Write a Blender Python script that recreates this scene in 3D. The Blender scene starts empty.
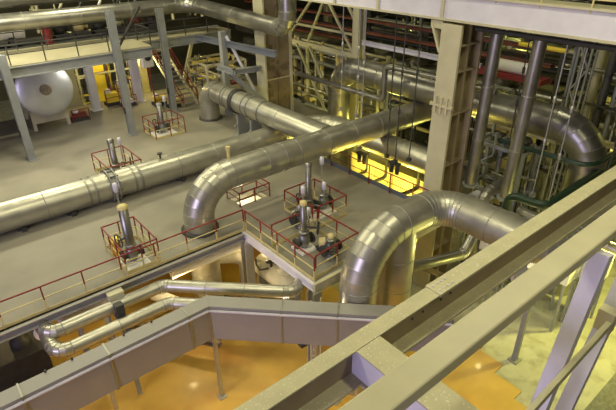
import bpy, math, random
from mathutils import Vector as V, Matrix
random.seed(7)
C = bpy.context.scene.collection
PI = math.pi

# ------------------------------------------------------------------ materials
def mat(name, col, rough=.6, metal=0., var=.12, scale=3., bump=0., spots=None, spot_scale=8., spot_cut=.6, rvar=.1, coat=0., det=6):
    m = bpy.data.materials.new(name); m.use_nodes = True
    nt = m.node_tree; N = nt.nodes; L = nt.links
    b = N['Principled BSDF']
    tc = N.new('ShaderNodeTexCoord')
    nz = N.new('ShaderNodeTexNoise'); nz.inputs['Scale'].default_value = scale; nz.inputs['Detail'].default_value = det
    L.new(tc.outputs['Object'], nz.inputs['Vector'])
    cr = N.new('ShaderNodeValToRGB')
    c = col
    cr.color_ramp.elements[0].position = .3; cr.color_ramp.elements[1].position = .72
    cr.color_ramp.elements[0].color = (c[0]*(1-var), c[1]*(1-var), c[2]*(1-var), 1)
    cr.color_ramp.elements[1].color = (min(1, c[0]*(1+var)), min(1, c[1]*(1+var)), min(1, c[2]*(1+var)), 1)
    L.new(nz.outputs['Fac'], cr.inputs['Fac'])
    out = cr.outputs['Color']
    if spots:
        n2 = N.new('ShaderNodeTexNoise'); n2.inputs['Scale'].default_value = spot_scale; n2.inputs['Detail'].default_value = 4
        L.new(tc.outputs['Object'], n2.inputs['Vector'])
        r2 = N.new('ShaderNodeValToRGB'); r2.color_ramp.elements[0].position = spot_cut; r2.color_ramp.elements[1].position = spot_cut+(.22 if det >= 8 else .08)
        L.new(n2.outputs['Fac'], r2.inputs['Fac'])
        mx = N.new('ShaderNodeMixRGB'); mx.inputs['Color2'].default_value = (*spots, 1)
        L.new(r2.outputs['Color'], mx.inputs['Fac']); L.new(out, mx.inputs['Color1']); out = mx.outputs['Color']
    L.new(out, b.inputs['Base Color'])
    mr = N.new('ShaderNodeMapRange'); mr.inputs['To Min'].default_value = max(.03, rough-rvar); mr.inputs['To Max'].default_value = min(1, rough+rvar)
    L.new(nz.outputs['Fac'], mr.inputs['Value']); L.new(mr.outputs['Result'], b.inputs['Roughness'])
    b.inputs['Metallic'].default_value = metal
    if coat: b.inputs['Coat Weight'].default_value = coat; b.inputs['Coat Roughness'].default_value = .08
    if bump:
        bp = N.new('ShaderNodeBump'); bp.inputs['Strength'].default_value = bump; bp.inputs['Distance'].default_value = .02
        L.new(nz.outputs['Fac'], bp.inputs['Height']); L.new(bp.outputs['Normal'], b.inputs['Normal'])
    return m

M = dict(
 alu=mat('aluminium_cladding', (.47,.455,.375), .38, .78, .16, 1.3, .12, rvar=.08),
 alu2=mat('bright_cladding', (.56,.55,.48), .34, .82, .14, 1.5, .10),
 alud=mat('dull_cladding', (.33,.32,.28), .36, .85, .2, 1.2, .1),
 seam=mat('cladding_seam', (.34,.33,.28), .5, .6, .1, 4),
 beige=mat('beige_floor_paint', (.31,.28,.18), .65, 0, .12, 1.0),
 tan=mat('shade_tan_paint', (.29,.235,.135), .6, 0, .15, 1.5),  # cream steel in shade: the shade is put into this darker tan
 band=mat('steel_band', (.30,.30,.27), .45, .8, .1, 4),
 dark=mat('dark_steel', (.055,.055,.05), .6, .3, .2, 3),
 grey=mat('grey_paint', (.25,.26,.25), .5, 0, .1, 2),
 cream=mat('cream_paint', (.52,.485,.31), .5, 0, .08, 1.5, .05),
 creamd=mat('dusty_cream_paint', (.49,.455,.275), .6, 0, .1, 2.5, .12, spots=(.70,.68,.55), spot_scale=26, spot_cut=.61),
 pale=mat('pale_paint', (.66,.64,.69), .5, 0, .07, 1.5),
 white=mat('white_jacket', (.80,.78,.70), .6, 0, .08, 2, .1),
 brown=mat('brown_paint', (.21,.165,.105), .6, 0, .2, 1.2, spots=(.12,.085,.055), spot_scale=1.6, spot_cut=.55),
 red=mat('red_paint', (.22,.022,.018), .5, 0, .12, 3),
 redd=mat('dull_red_paint', (.19,.045,.03), .6, 0, .2, 2),
 yel=mat('yellow_cream_paint', (.62,.52,.22), .5, 0, .1, 3),
 yellow=mat('yellow_paint', (.80,.62,.05), .5, 0, .1, 1.2),
 orange=mat('orange_paint', (.75,.36,.04), .5, 0, .15, 2),
 green=mat('dark_green_paint', (.012,.036,.02), .4, 0, .15, 2),
 deck=mat('grey_deck_paint', (.26,.24,.185), .62, 0, .12, .55, .05, spots=(.18,.168,.135), spot_scale=.33, spot_cut=.52, det=10),
 conc=mat('worn_concrete', (.40,.39,.31), .8, 0, .14, 1.1, .3, spots=(.26,.25,.19), spot_scale=1.6, spot_cut=.50, det=12),
 rough=mat('rough_concrete', (.17,.17,.145), .9, 0, .3, 6, .6),
 ofloor=mat('orange_floor_paint', (.47,.30,.06),   .46, 0, .18, .55, .04, spots=(.36,.16,.03), spot_scale=.36, spot_cut=.54, rvar=.10, coat=.06, det=8),
 duct=mat('grey_duct_paint', (.30,.285,.25), .5, 0, .06, 1.2),
 curb=mat('blue_grey_steel', (.15,.165,.20), .5, .2, .1, 2),
 wall=mat('dim_olive_wall', (.10,.095,.06), .9, 0, .3, .3),
 ceil=mat('dim_ceiling', (.16,.16,.14), .9, 0, .15, .3),
 steel=mat('galvanised_rod', (.42,.42,.40), .4, .7, .1, 4),
 rim=mat('tank_shell', (.62,.63,.59), .38, .55, .1, 1.0, .06),
)

# ------------------------------------------------------------------ mesh builder
class MB:
    def __init__(s): s.v = []; s.f = []; s.sm = []; s.mi = []; s.cur = 0
    def add(s, vs, fs, smooth=False):
        o = len(s.v); s.v += [V(p) for p in vs]
        for f in fs: s.f.append([i+o for i in f]); s.sm.append(smooth); s.mi.append(s.cur)
        return s
    def box(s, x0, x1, y0, y1, z0, z1):
        p = [(x0,y0,z0),(x1,y0,z0),(x1,y1,z0),(x0,y1,z0),(x0,y0,z1),(x1,y0,z1),(x1,y1,z1),(x0,y1,z1)]
        return s.add(p, [(0,3,2,1),(4,5,6,7),(0,1,5,4),(1,2,6,5),(2,3,7,6),(3,0,4,7)])
    def bar(s, a, b, w, h, up=(0,0,1), off=(0,0)):
        a = V(a); b = V(b); d = (b-a).normalized(); u = V(up)
        if abs(d.dot(u)) > .98: u = V((0,1,0))
        sd = d.cross(u).normalized(); u = sd.cross(d).normalized()
        a = a+sd*off[0]+u*off[1]; b = b+sd*off[0]+u*off[1]
        p = []
        for c in (a, b):
            p += [c-sd*w/2-u*h/2, c+sd*w/2-u*h/2, c+sd*w/2+u*h/2, c-sd*w/2+u*h/2]
        return s.add(p, [(0,1,2,3),(7,6,5,4),(0,4,5,1),(1,5,6,2),(2,6,7,3),(3,7,4,0)])
    def ibeam(s, a, b, w, h, t=.03, up=(0,0,1)):
        s.bar(a, b, w, t, up, (0, h/2-t/2)); s.bar(a, b, w, t, up, (0, -h/2+t/2)); s.bar(a, b, t, h-2*t, up); return s
    def rings(s, cs, rs, axes, seg=24, cap0=True, cap1=True, smooth=True):
        vs = []; fs = []
        for c, r, (u, w) in zip(cs, rs, axes):
            for k in range(seg):
                t = 2*PI*k/seg; vs.append(c + u*(r*math.cos(t)) + w*(r*math.sin(t)))
        for i in range(len(cs)-1):
            for k in range(seg):
                k2 = (k+1) % seg; fs.append((i*seg+k, i*seg+k2, (i+1)*seg+k2, (i+1)*seg+k))
        s.add(vs, fs, smooth)
        if cap0: s.add(vs[:seg], [tuple(range(seg))[::-1]])
        if cap1: s.add(vs[-seg:], [tuple(range(seg))])
        return s
    def tube(s, pts, r, seg=14, cap=True):
        pts = [V(p) for p in pts]; axes = []; u0 = None; rs = []
        for i, p in enumerate(pts):
            t = (pts[min(i+1, len(pts)-1)]-pts[max(i-1, 0)]).normalized()
            if u0 is None:
                u0 = t.cross(V((0,0,1)) if abs(t.z) < .9 else V((1,0,0))).normalized()
            u0 = (u0 - t*u0.dot(t)).normalized(); axes.append((u0.copy(), t.cross(u0).normalized()))
            rs.append(r)
        return s.rings(pts, rs, axes, seg, cap, cap)
    def cyl(s, a, b, r, r2=None, seg=20, cap=True):
        a = V(a); b = V(b); t = (b-a).normalized()
        u = t.cross(V((0,0,1)) if abs(t.z) < .9 else V((1,0,0))).normalized(); w = t.cross(u)
        return s.rings([a, b], [r, r if r2 is None else r2], [(u, w)]*2, seg, cap, cap)
    def lathe(s, a, d, prof, seg=24):
        a = V(a); t = V(d).normalized()
        u = t.cross(V((0,0,1)) if abs(t.z) < .9 else V((1,0,0))).normalized(); w = t.cross(u)
        return s.rings([a+t*h for h, r in prof], [max(r, .001) for h, r in prof], [(u, w)]*len(prof), seg)
    def torus(s, c, d, R, r, seg=20, rs=8):
        c = V(c); t = V(d).normalized()
        u = t.cross(V((0,0,1)) if abs(t.z) < .9 else V((1,0,0))).normalized(); w = t.cross(u)
        vs = []; fs = []
        for i in range(seg):
            a = 2*PI*i/seg; o = u*math.cos(a)+w*math.sin(a)
            for j in range(rs):
                b = 2*PI*j/rs; vs.append(c+o*(R+r*math.cos(b))+t*(r*math.sin(b)))
        for i in range(seg):
            for j in range(rs):
                fs.append((i*rs+j, ((i+1)%seg)*rs+j, ((i+1)%seg)*rs+(j+1)%rs, i*rs+(j+1)%rs))
        return s.add(vs, fs, True)
    def prism(s, poly, z0, z1):
        n = len(poly); vs = [(x,y,z0) for x,y in poly]+[(x,y,z1) for x,y in poly]
        fs = [tuple(range(n))[::-1], tuple(range(n, 2*n))]
        for i in range(n): fs.append((i, (i+1)%n, n+(i+1)%n, n+i))
        return s.add(vs, fs)
    def build(s, name, m, parent=None, bevel=0):
        off = V((0,0,0)); r = parent
        while r is not None: off = off + r.location; r = r.parent
        me = bpy.data.meshes.new(name)
        me.from_pydata([tuple(p-off) for p in s.v], [], s.f); me.update()
        for p, k, i in zip(me.polygons, s.sm, s.mi): p.use_smooth = k; p.material_index = i
        for q_ in (m if isinstance(m, tuple) else (m,)): me.materials.append(M[q_])
        o = bpy.data.objects.new(name, me); C.objects.link(o); o.parent = parent
        if bevel:
            b = o.modifiers.new('bevel', 'BEVEL'); b.width = bevel; b.segments = 2; b.limit_method = 'ANGLE'
        return o

def tag(o, label=None, cat=None, group=None, kind=None):
    if label: o['label'] = label
    if cat: o['category'] = cat
    if group: o['group'] = group
    if kind: o['kind'] = kind
    return o
def thing(name, label, cat, loc, group=None):
    o = bpy.data.objects.new(name, None); C.objects.link(o); o.location = loc; o.empty_display_size = .3
    return tag(o, label, cat, group)
def struct(name, mb, m):
    return tag(mb.build(name, m), kind='structure')
def single(name, mb, m, label, cat, group=None, bevel=0):
    return tag(mb.build(name, m, None, bevel), label, cat, group)
def kids(o): return [c for c in bpy.data.objects if c.parent == o]
def copy_thing(o, loc, label, group=None):
    c = o.copy(); C.objects.link(c); c.location = loc; c['label'] = label
    if group: c['group'] = group
    for k in kids(o):
        d = k.copy(); C.objects.link(d); d.parent = c
        for g in kids(k):
            e = g.copy(); C.objects.link(e); e.parent = d
    return c

# ------------------------------------------------------------------ pipes
def frame(t, hint=None):
    u = t.cross(V((0,0,1)) if abs(t.z) < .9 else V((1,0,0))).normalized()
    return u, t.cross(u).normalized()
def pipe(name, label, cat, nodes, r, bends=1.5, m='alu', spacing=1.3, gores=7, bands=(), flanges=(), seg=36, group=None, seams=True):
    """clad pipe: straight sections and segmented elbows, each its own part. bands: (leg, distance) clamp bands; flanges: (leg, distance)"""
    P = [V(p) for p in nodes]; n = len(P)
    root = thing(name, label, cat, P[0], group)
    trim = [0]*n
    R = [bends]*n if not isinstance(bends, (list, tuple)) else [0]+list(bends)+[0]
    for i in range(1, n-1):
        d0 = (P[i]-P[i-1]).normalized(); d1 = (P[i+1]-P[i]).normalized()
        ang = math.acos(max(-1, min(1, d0.dot(d1)))); trim[i] = R[i]*math.tan(ang/2)
    for i in range(n-1):
        d = (P[i+1]-P[i]).normalized(); a = P[i]+d*trim[i]; b = P[i+1]-d*trim[i+1]
        ln = (b-a).length
        if ln > .03:
            mb = MB(); ax = frame(d)
            mb.cyl(a, b, r, seg=seg)
            if seams:
                k = max(1, int(ln/spacing))
                for j in range(0, k+1):
                    c = a+d*(ln*j/k); h = .02
                    if j == 0: c = c+d*h
                    if j == k: c = c-d*h
                    mb.cur = 1; mb.rings([c-d*h, c-d*h*.8, c+d*h*.8, c+d*h], [r, r+.014, r+.014, r], [ax]*4, seg, False, False); mb.cur = 0
            mb.build('straight_section', (m, 'seam'), root)
        if 0 < i+1 < n-1:
            d1 = (P[i+2]-P[i+1]).normalized(); Rb = R[i+1]
            ang = math.acos(max(-1, min(1, d.dot(d1)))); nb = (d1-d*d.dot(d1)).normalized()
            cen = b+nb*Rb; axis = d.cross(nb).normalized(); mb = MB()
            g = max(2, int(round(gores*ang/(PI/2))))
            # mitred gores: joint planes at the segment ends, flat gore bodies between tangent circles
            pts = []; tans = []
            for j in range(g+1):
                rot = Matrix.Rotation(ang*j/g, 3, axis)
                pts.append(cen+rot@(b-cen)); tans.append((rot@d).normalized())
            for j in range(g):
                axs = []
                for t in (tans[j], tans[j+1]):
                    axs.append((axis.copy(), t.cross(axis).normalized()))
                mb.rings([pts[j], pts[j+1]], [r, r], axs, seg, False, False)
                t = tans[j+1]; c = pts[j+1]
                if seams and j < g-1: mb.cur = 1; mb.rings([c-t*.012, c-t*.009, c+t*.009, c+t*.012], [r-.004, r+.012, r+.012, r-.004], [axs[1]]*4, seg, False, False); mb.cur = 0
            mb.build('elbow', (m, 'seam'), root)
    def at(leg, dist):
        d = (P[leg+1]-P[leg]).normalized(); return P[leg]+d*dist, d
    for leg, dist in bands:
        c, d = at(leg, dist); ax = frame(d)
        MB().rings([c-d*.05, c-d*.05, c+d*.05, c+d*.05], [r-.01, r+.035, r+.035, r-.01], [ax]*4, seg, False, False, False).build('clamp_band', 'band', root)
    for leg, dist in flanges:
        c, d = at(leg, dist); ax = frame(d)
        MB().rings([c-d*.05, c-d*.05, c+d*.05, c+d*.05], [r-.01, r+.11, r+.11, r-.01], [ax]*4, seg, False, False, False).build('flange', 'grey', root)
    root['_r'] = r
    return root
def plain_pipe(name, nodes, r, m, label, cat='pipe', bend=.4, group=None, flanges=()):
    """a small pipe: body with rounded bends as one mesh, flanges as parts"""
    P = [V(p) for p in nodes]; pts = [P[0]]
    for i in range(1, len(P)-1):
        d0 = (P[i]-P[i-1]).normalized(); d1 = (P[i+1]-P[i]).normalized()
        for j in range(7):
            t = j/6; a = P[i]-d0*bend; c = P[i]+d1*bend
            pts.append(a*(1-t)**2+P[i]*2*t*(1-t)+c*t*t)
    pts.append(P[-1])
    o = MB().tube(pts, r, 16).build(name, m); tag(o, label, cat, group)
    for leg, dist in flanges:
        d = (P[leg+1]-P[leg]).normalized(); c = P[leg]+d*dist
        MB().cyl(c-d*.04, c+d*.04, r*1.5).build('flange', 'grey', o)
    return o

# ------------------------------------------------------------------ rails
def railing(label, pts, h=1.1, step=1.5, closed=False, foot=True, toe=True, top='red', mid='yel', r=.024, group=None, name='guard_railing', post='red', footm='yel'):
    P = [V(p) for p in pts]
    if closed: P = P+[P[0]]
    root = thing(name, label, 'railing', P[0], group)
    up = V((0,0,h))
    tr = MB(); mr = MB(); tb = MB()
    for a, b in zip(P, P[1:]):
        d = (b-a).normalized()
        tr.bar(a+up-d*r, b+up+d*r, 2*r, 2*r); mr.bar(a+up*.55, b+up*.55, r*1.3, r*1.3)
        tb.bar(a+V((0,0,.07)), b+V((0,0,.07)), .015, .14)
    tr.build('top_rail', top, root); mr.build('mid_rail', mid, root)
    if toe: tb.build('toe_board', mid, root)
    done = set()
    for i, (a, b) in enumerate(zip(P, P[1:])):
        k = max(1, round((b-a).length/step))
        for j in range(k+1):
            p = a+(b-a)*j/k; key = (round(p.x, 2), round(p.y, 2))
            if key in done: continue
            done.add(key)
            po = MB().bar(p+(V((0,0,.0)) if not foot else up*.45), p+up, 2*r, 2*r, (0,1,0)).build('post', post, root)
            if foot: MB().bar(p, p+up*.47, 2.3*r, 2.3*r, (0,1,0)).build('post_foot', footm, po)
    return root

# ================================================================== SETTING
LF = -5.0                       # lower floor
struct('floor', MB().box(-30, 50, -14, 70, LF-.3, LF), 'conc')
op = [(-22, 2.2), (15.3, 2.2), (15.3, 5.5), (15.9, 5.5), (15.9, 6.8), (16.6, 6.8), (16.6, 8.0), (16.9, 8.0), (16.9, 12.5), (14.5, 12.5), (14.5, 26), (-22, 26)]
o = struct('floor_lower_orange', MB().prism(op, LF, LF+.06), 'ofloor')
deckpoly = [(-22,16.8),(9.93,16.8),(9.93,11.8),(17.8,11.8),(17.8,25.4),(24,25.4),(24,41),(-22,41)]
def deck_with_hole():
    mb = MB()
    # rectangles around the pit hole x 11.1..12.7 y 18.9..19.9
    for x0, x1, y0, y1 in ((-22,11.1,16.8,41),(11.1,12.7,16.8,18.9),(11.1,12.7,19.9,41),(12.7,17.8,16.8,41),(9.93,17.8,11.8,16.8),(17.8,24,25.4,41)):
        mb.box(x0, x1, y0, y1, -.25, 0)
    return mb
struct('floor_deck', deck_with_hole(), 'deck')
struct('trim_1', MB().bar((-22,16.74,-.16),(9.9,16.74,-.16),.12,.32).bar((-22,16.66,-.02),(9.9,16.66,-.02),.28,.04).bar((-22,16.66,-.31),(9.9,16.66,-.31),.28,.03), 'duct')
struct('trim_2', MB().bar((9.87,16.8,-.16),(9.87,11.72,-.16),.1,.32).bar((9.83,16.8,.0),(9.83,11.72,.0),.14,.03).bar((9.83,16.8,-.31),(9.83,11.72,-.31),.14,.03), 'pale')
struct('trim_3', MB().bar((9.8,11.72,-.2),(17.8,11.72,-.2),.16,.45), 'cream')
struct('trim_4', MB().bar((17.86,11.8,-.05),(17.86,25.4,-.05),.12,.5), 'curb')
struct('floor_slab_rough', MB().box(9, 40, -14, 3.35, LF, LF+.35), 'rough')
struct('wall_back', MB().box(-40, 56, 66, 66.5, LF, 19), 'wall')
struct('wall_right', MB().box(50, 50.5, -14, 66, LF, 19), 'wall')
struct('wall_left', MB().box(-30.5, -30, -14, 66, LF, 19), 'wall')
struct('wall_front', MB().box(-30, 50, -14.5, -14, LF, 19), 'wall')
struct('ceiling', MB().box(-30.5, 50.5, -14.5, 66.5, 19, 19.4), 'ceil')

# ================================================================== BIG PIPES
P1 = pipe('steam_pipe', 'long silvery steam pipe lying low across the grey deck, fitted with a dark bellows joint', 'pipe',
     [(-8,23.75,.8),(20.9,23.75,.8),(20.9,13.0,.8),(20.9,13.0,-5)], .70, [1.7,1.2], 'alu', 2.1,
     bands=[(0,13.3),(0,13.65),(0,15.6),(0,15.95)])
c = V((6.55,23.75,.8))
MB().lathe(c-V((.35,0,0)), (1,0,0), [(.12,.71),(.13,.86),(.2,.86),(.21,.76),(.26,.81),(.31,.76),(.36,.81),(.41,.76),(.46,.76),(.47,.86),(.54,.86),(.55,.71)], 36).build('bellows_joint', 'band', P1)
for k in range(14):
    a_ = 2*PI*k/14; MB().cyl((6.3,23.75+.83*math.cos(a_),.8+.83*math.sin(a_)),(6.8,23.75+.83*math.cos(a_),.8+.83*math.sin(a_)),.03,seg=6).build('tie_bolt','dark',P1)
for x in (-2.5, 2.2, 4.4, 10.2, 14.2):
    MB().box(x-.25, x+.25, 23.45, 24.05, 0, .14).box(x-.1, x+.1, 23.25, 24.25, .0, .22).build('support_foot', 'dark', P1)
MB().cyl((9.3,23.75,1.45),(9.3,23.75,1.75),.05).cyl((9.3,23.75,1.72),(9.3,23.75,1.78),.14).build('drain_valve', 'dark', P1)
P2 = pipe('steam_pipe', 'bright branch pipe rising from the deck by the brown column, ringed with clamp bands', 'pipe',
     [(16.67,31.6,0),(16.67,31.6,2.19),(16.67,18.8,2.19)], .70, 1.15, 'alu', 3.0,
     bands=[(1,1.35),(1,2.75),(1,3.1),(1,5.3),(1,5.85),(1,7.1)])
MB().lathe((16.67,27.75,2.19), (0,-1,0), [(0,.71),(.02,.80),(.08,.80),(.09,.62),(.25,.62),(.26,.80),(.32,.80),(.34,.71)], 36).build('expansion_joint', 'dark', P2)
MB().lathe((16.67,31.6,0), (0,0,1), [(0,.86),(.08,.86),(.1,.72)], 36).build('floor_collar', 'dark', P2)
for y in (27.2, 25.6):
    MB().box(16.25,17.1,y-.07,y+.07,0,1.45).box(16.0,17.35,y-.25,y+.25,0,.08).bar((16.0,y,.7),(17.35,y,1.2),.08,.08).build('support_frame', 'grey', P2)
P3 = pipe('steam_pipe', 'thick silvery pipe rising through the deck behind the red railing and bending right', 'pipe',
     [(8.48,18.27,-5),(8.48,18.27,2.25),(26.8,18.27,2.25),(26.8,18.27,-5)], .70, [1.75,1.2], 'alu', 1.9, gores=8)
MB().lathe((8.48,18.27,-.02), (0,0,1), [(0,.86),(.10,.86),(.14,.71)], 36).build('floor_collar', 'dark', P3)
MB().cyl((10.5,18.6,2.9),(10.5,18.6,3.3),.08).cyl((10.5,18.6,3.25),(10.5,18.6,3.42),.11).build('vent_stub', 'yel', P3)
MB().torus((13.2,18.27,2.25),(1,0,0),.70,.03,28).build('clamp_band', 'band', P3)
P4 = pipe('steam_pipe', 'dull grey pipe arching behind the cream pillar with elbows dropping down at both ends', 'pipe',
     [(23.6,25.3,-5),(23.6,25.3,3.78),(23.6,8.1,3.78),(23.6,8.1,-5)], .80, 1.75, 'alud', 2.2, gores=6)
P5 = pipe('steam_pipe', 'large silvery pipe elbow nearest the camera, bending over and away behind the foreground beams', 'pipe',
     [(10.85,10.34,-5),(10.85,10.34,2.25),(15.4,10.34,2.25),(15.4,5.5,2.25),(24,5.5,2.25)], .71, [1.95,1.25,1.1], 'alu', 1.15, gores=8)
P5b = pipe('steam_pipe', 'upright silvery pipe standing close behind the front elbow and joining it underneath', 'pipe',
     [(12.98,10.35,-5),(12.98,10.35,2.1)], .68, 1, 'alu', 1.3)
P8 = pipe('overhead_pipe', 'overhead silvery pipe crossing the top left and dipping past the brown column', 'pipe',
     [(-10,36.3,7.25),(18.55,36.3,7.25),(18.55,24.4,6.85),(18.55,24.4,12)], .52, [1.4,1.0], 'alud', 3.2, gores=5)
plain_pipe('overhead_pipe', [(-10,38.2,8.35),(30,38.2,8.35)], .5, 'alud', 'dark grey overhead pipe along the top left edge above the brighter one')
# twin insulated lines in front of the deck edge
for k, (dy, dz, lab) in enumerate(((16.12,-.5,'upper of two slim silver pipes below the deck edge, bent like a dogleg'),
                                  (15.25,-.75,'lower of two slim silver pipes below the deck edge, nearer the duct'))):
    x0 = 1.15; xb = 5.55 if k == 0 else 5.35
    ln_ = 3.75 if k == 0 else 1.6; n3 = (xb+ln_, dy-ln_, dz)
    nodes = [(x0,dy+1.5,dz),(x0,dy,dz),(xb,dy,dz),n3] + ([(n3[0]+1.3, n3[1]+.65, dz)] if k == 0 else [])
    pp = pipe('insulated_pipe', lab, 'pipe', nodes, .26 if k == 0 else .25, [.5,.55,.5] if k == 0 else [.5,.55], 'alu', 1.3, gores=5, seg=24)
    MB().cyl((x0,dy+1.45,dz),(x0,dy+1.55,dz),.36).build('flange', 'white', pp)
sp = thing('pipe_support', 'small steel bracket post carrying the two slim silver pipes', 'bracket', (3.6,15.7,LF))
MB().bar((3.6,15.7,LF),(3.6,15.7,-1.1),.16,.16).build('post', 'grey', sp)
MB().box(3.5,3.7,14.9,16.4,-1.12,-1.0).build('crossbar', 'grey', sp)
MB().box(3.45,3.75,15.5,15.8,-1.0,-.1).build('clamp', 'dark', sp)
cb = thing('junction_box', 'pale box mounted on the deck edge above the slim silver pipes', 'box', (3.75,16.45,-.8))
MB().box(3.45,4.05,16.2,16.54,-.9,-.05).build('housing', 'cream', cb, .015)
MB().box(3.5,4.0,16.17,16.2,-.82,-.12).build('cover', 'cream', cb)

# ================================================================== CABLE DUCT
du = thing('cable_duct', 'grey covered cable duct on legs, bending from lower left across the orange floor', 'duct', (5.5,13.4,LF))
zt, zb = 0.0, -1.58
def duct_piece(poly, seamless=False):
    MB().prism(poly, zb, zt-.16).build('side_casing', 'duct', du)
    cx = sum(p[0] for p in poly)/4; cy = sum(p[1] for p in poly)/4
    MB().prism([(x, y) for x, y in poly], zt-.12, zt).build('cover', 'duct', du)
yb, yf = 13.84, 13.24; sb, sf = 20.14, 19.29
xs = [-9,-6,-3.1,-.2,2.4,5.25]
for a, b in zip(xs, xs[1:]): duct_piece([(a+.012,yf),(b-.012,yf),(b-.012,yb),(a+.012,yb)])
A = (4.75,yf); Bk = (4.75,yb); m1 = (sf-yf+0.0, yf); m2 = (sb-yb, yb)
q = math.sqrt(.5)
def rp(t, s): return (s/2+t, s/2-t)
tB = (m2[0]-m2[1])/2; tF = (m1[0]-m1[1])/2
t1 = -1.7
duct_piece([(5.27,yf), (m1[0]-.01,m1[1]), (m2[0]-.01,m2[1]), (5.27,yb)])
duct_piece([(m1[0]+.01,m1[1]-.0), rp(t1,sf), rp(t1,sb), (m2[0]+.01,m2[1])])
ts = [t1+.02,-.25,1.2,2.6]
for a, b in zip(ts, ts[1:]): duct_piece([rp(a,sf),rp(b-.02,sf),rp(b-.02,sb),rp(a,sb)])
# lip, seam straps, bolts
lp = MB().bar((-9,yf-.04,-.17),(m1[0],yf-.04,-.17),.09,.05).bar((m1[0]-.02,m1[1]-.04,-.17),(rp(2.6,sf)[0]-.03,rp(2.6,sf)[1]-.03,-.17),.09,.05)
lp.build('lip', 'pale', du)
for x in xs[1:]: MB().box(x-.03,x+.03,yf-.03,yb+.03,zb-.02,zt+.02).build('seam_strap', 'band', du)
bx_ = V((m1[0],m1[1],0)); by_ = V((m2[0],m2[1],0)); be_ = (by_-bx_).normalized()*.03; mz_ = V((0,0,(zb+zt)/2))
MB().bar(bx_-be_+mz_,by_+be_+mz_,.06,zt-zb+.04).build('seam_strap','band',du)
for t in [t1]+ts[1:]:
    a = V((*rp(t,sf),0)); b = V((*rp(t,sb),0)); e = (b-a).normalized()*.03
    mid = (zb+zt)/2
    MB().bar(a-e+V((0,0,mid)), b+e+V((0,0,mid)), .06, zt-zb+.04).build('seam_strap', 'band', du)
for (x, y) in ((2.2,13.5),(6.15,13.33),(9.05,10.65),(9.6,10.1),(10.2,9.5),(-2.4,13.5)):
    lg = MB().bar((x,y,LF+.06),(x,y,zb),.14,.14,(0,1,0)).build('leg', 'steel', du)
    MB().box(x-.16,x+.16,y-.16,y+.16,LF+.06,LF+.1).build('foot_plate', 'grey', lg)
MB().box(8.4,8.8,10.75,11.0,zb-.14,zb).build('bracket', 'dark', du)
for x in (-6.8,-5,-2,-1,.6,1.4,3.1,4.1):
    MB().cyl((x,yb-.05,0),(x,yb-.05,.09),.035).build('bolt', 'dark', du)

# ================================================================== RAILINGS AROUND THE DECK
railing('long red railing with cream post feet along the left front edge of the deck', [(-8.4,16.8,0),(9.93,16.8,0)], step=1.36)
railing('red railing running toward the camera along the pale notched deck edge', [(9.95,16.66,0),(9.95,11.85,0)], step=1.2)
railing('red railing fencing the near valve group beside the front pipe elbow', [(10.15,14.9,0),(11.8,14.9,0),(12.45,14.6,0),(12.5,12.1,0),(10.1,11.95,0)], step=1.2)
railing('red railing fencing the farther valve group, behind the near one', [(12.5,15.0,0),(12.5,17.1,0),(14.4,17.1,0),(14.4,14.8,0),(12.7,14.8,0)], step=1.1)
railing('red railing on the far deck edge in front of the yellow lit pit', [(17.7,12,0),(17.7,22.5,0)], step=1.45, footm='red', mid='redd', toe=False)
railing('red square railing around the valve behind the long low pipe', [(6.95,25.2,0),(8.75,25.2,0),(8.75,27.8,0),(6.95,27.8,0)], step=1.2, closed=True, footm='red')
railing('red square railing around the valve between the grey posts, farthest back', [(11.75,30.1,0),(13.85,30.1,0),(13.85,32.0,0),(11.75,32.0,0)], step=1.05, closed=True, footm='red')
railing('red square railing around the tall valve by the left front deck edge', [(4.55,17.05,0),(5.95,17.05,0),(5.95,19.4,0),(4.55,19.4,0)], step=.9, closed=True)
railing('low dark red railing around the lit floor opening under the thick pipe', [(11.0,18.8,0),(12.8,18.8,0),(12.8,20.0,0),(11.0,20.0,0)], h=.75, step=.9, closed=True, footm='redd', mid='redd', toe=False)
pt = thing('lamp_pit', 'white lined pit box below the small floor opening under the thick pipe', 'pit', (11.9,19.4,-1.4))
MB().box(11.1,12.7,18.9,19.9,-1.4,-1.32).box(11.05,11.1,18.9,19.9,-1.4,-.35).box(12.7,12.75,18.9,19.9,-1.4,-.35).box(11.1,12.7,19.9,19.95,-1.4,-.35).box(11.1,12.7,18.85,18.9,-1.4,-.35).build('liner', 'white', pt)
MB().box(11.7,12.3,19.2,19.6,-1.32,-.9).build('pump_block', 'orange', pt)

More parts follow.
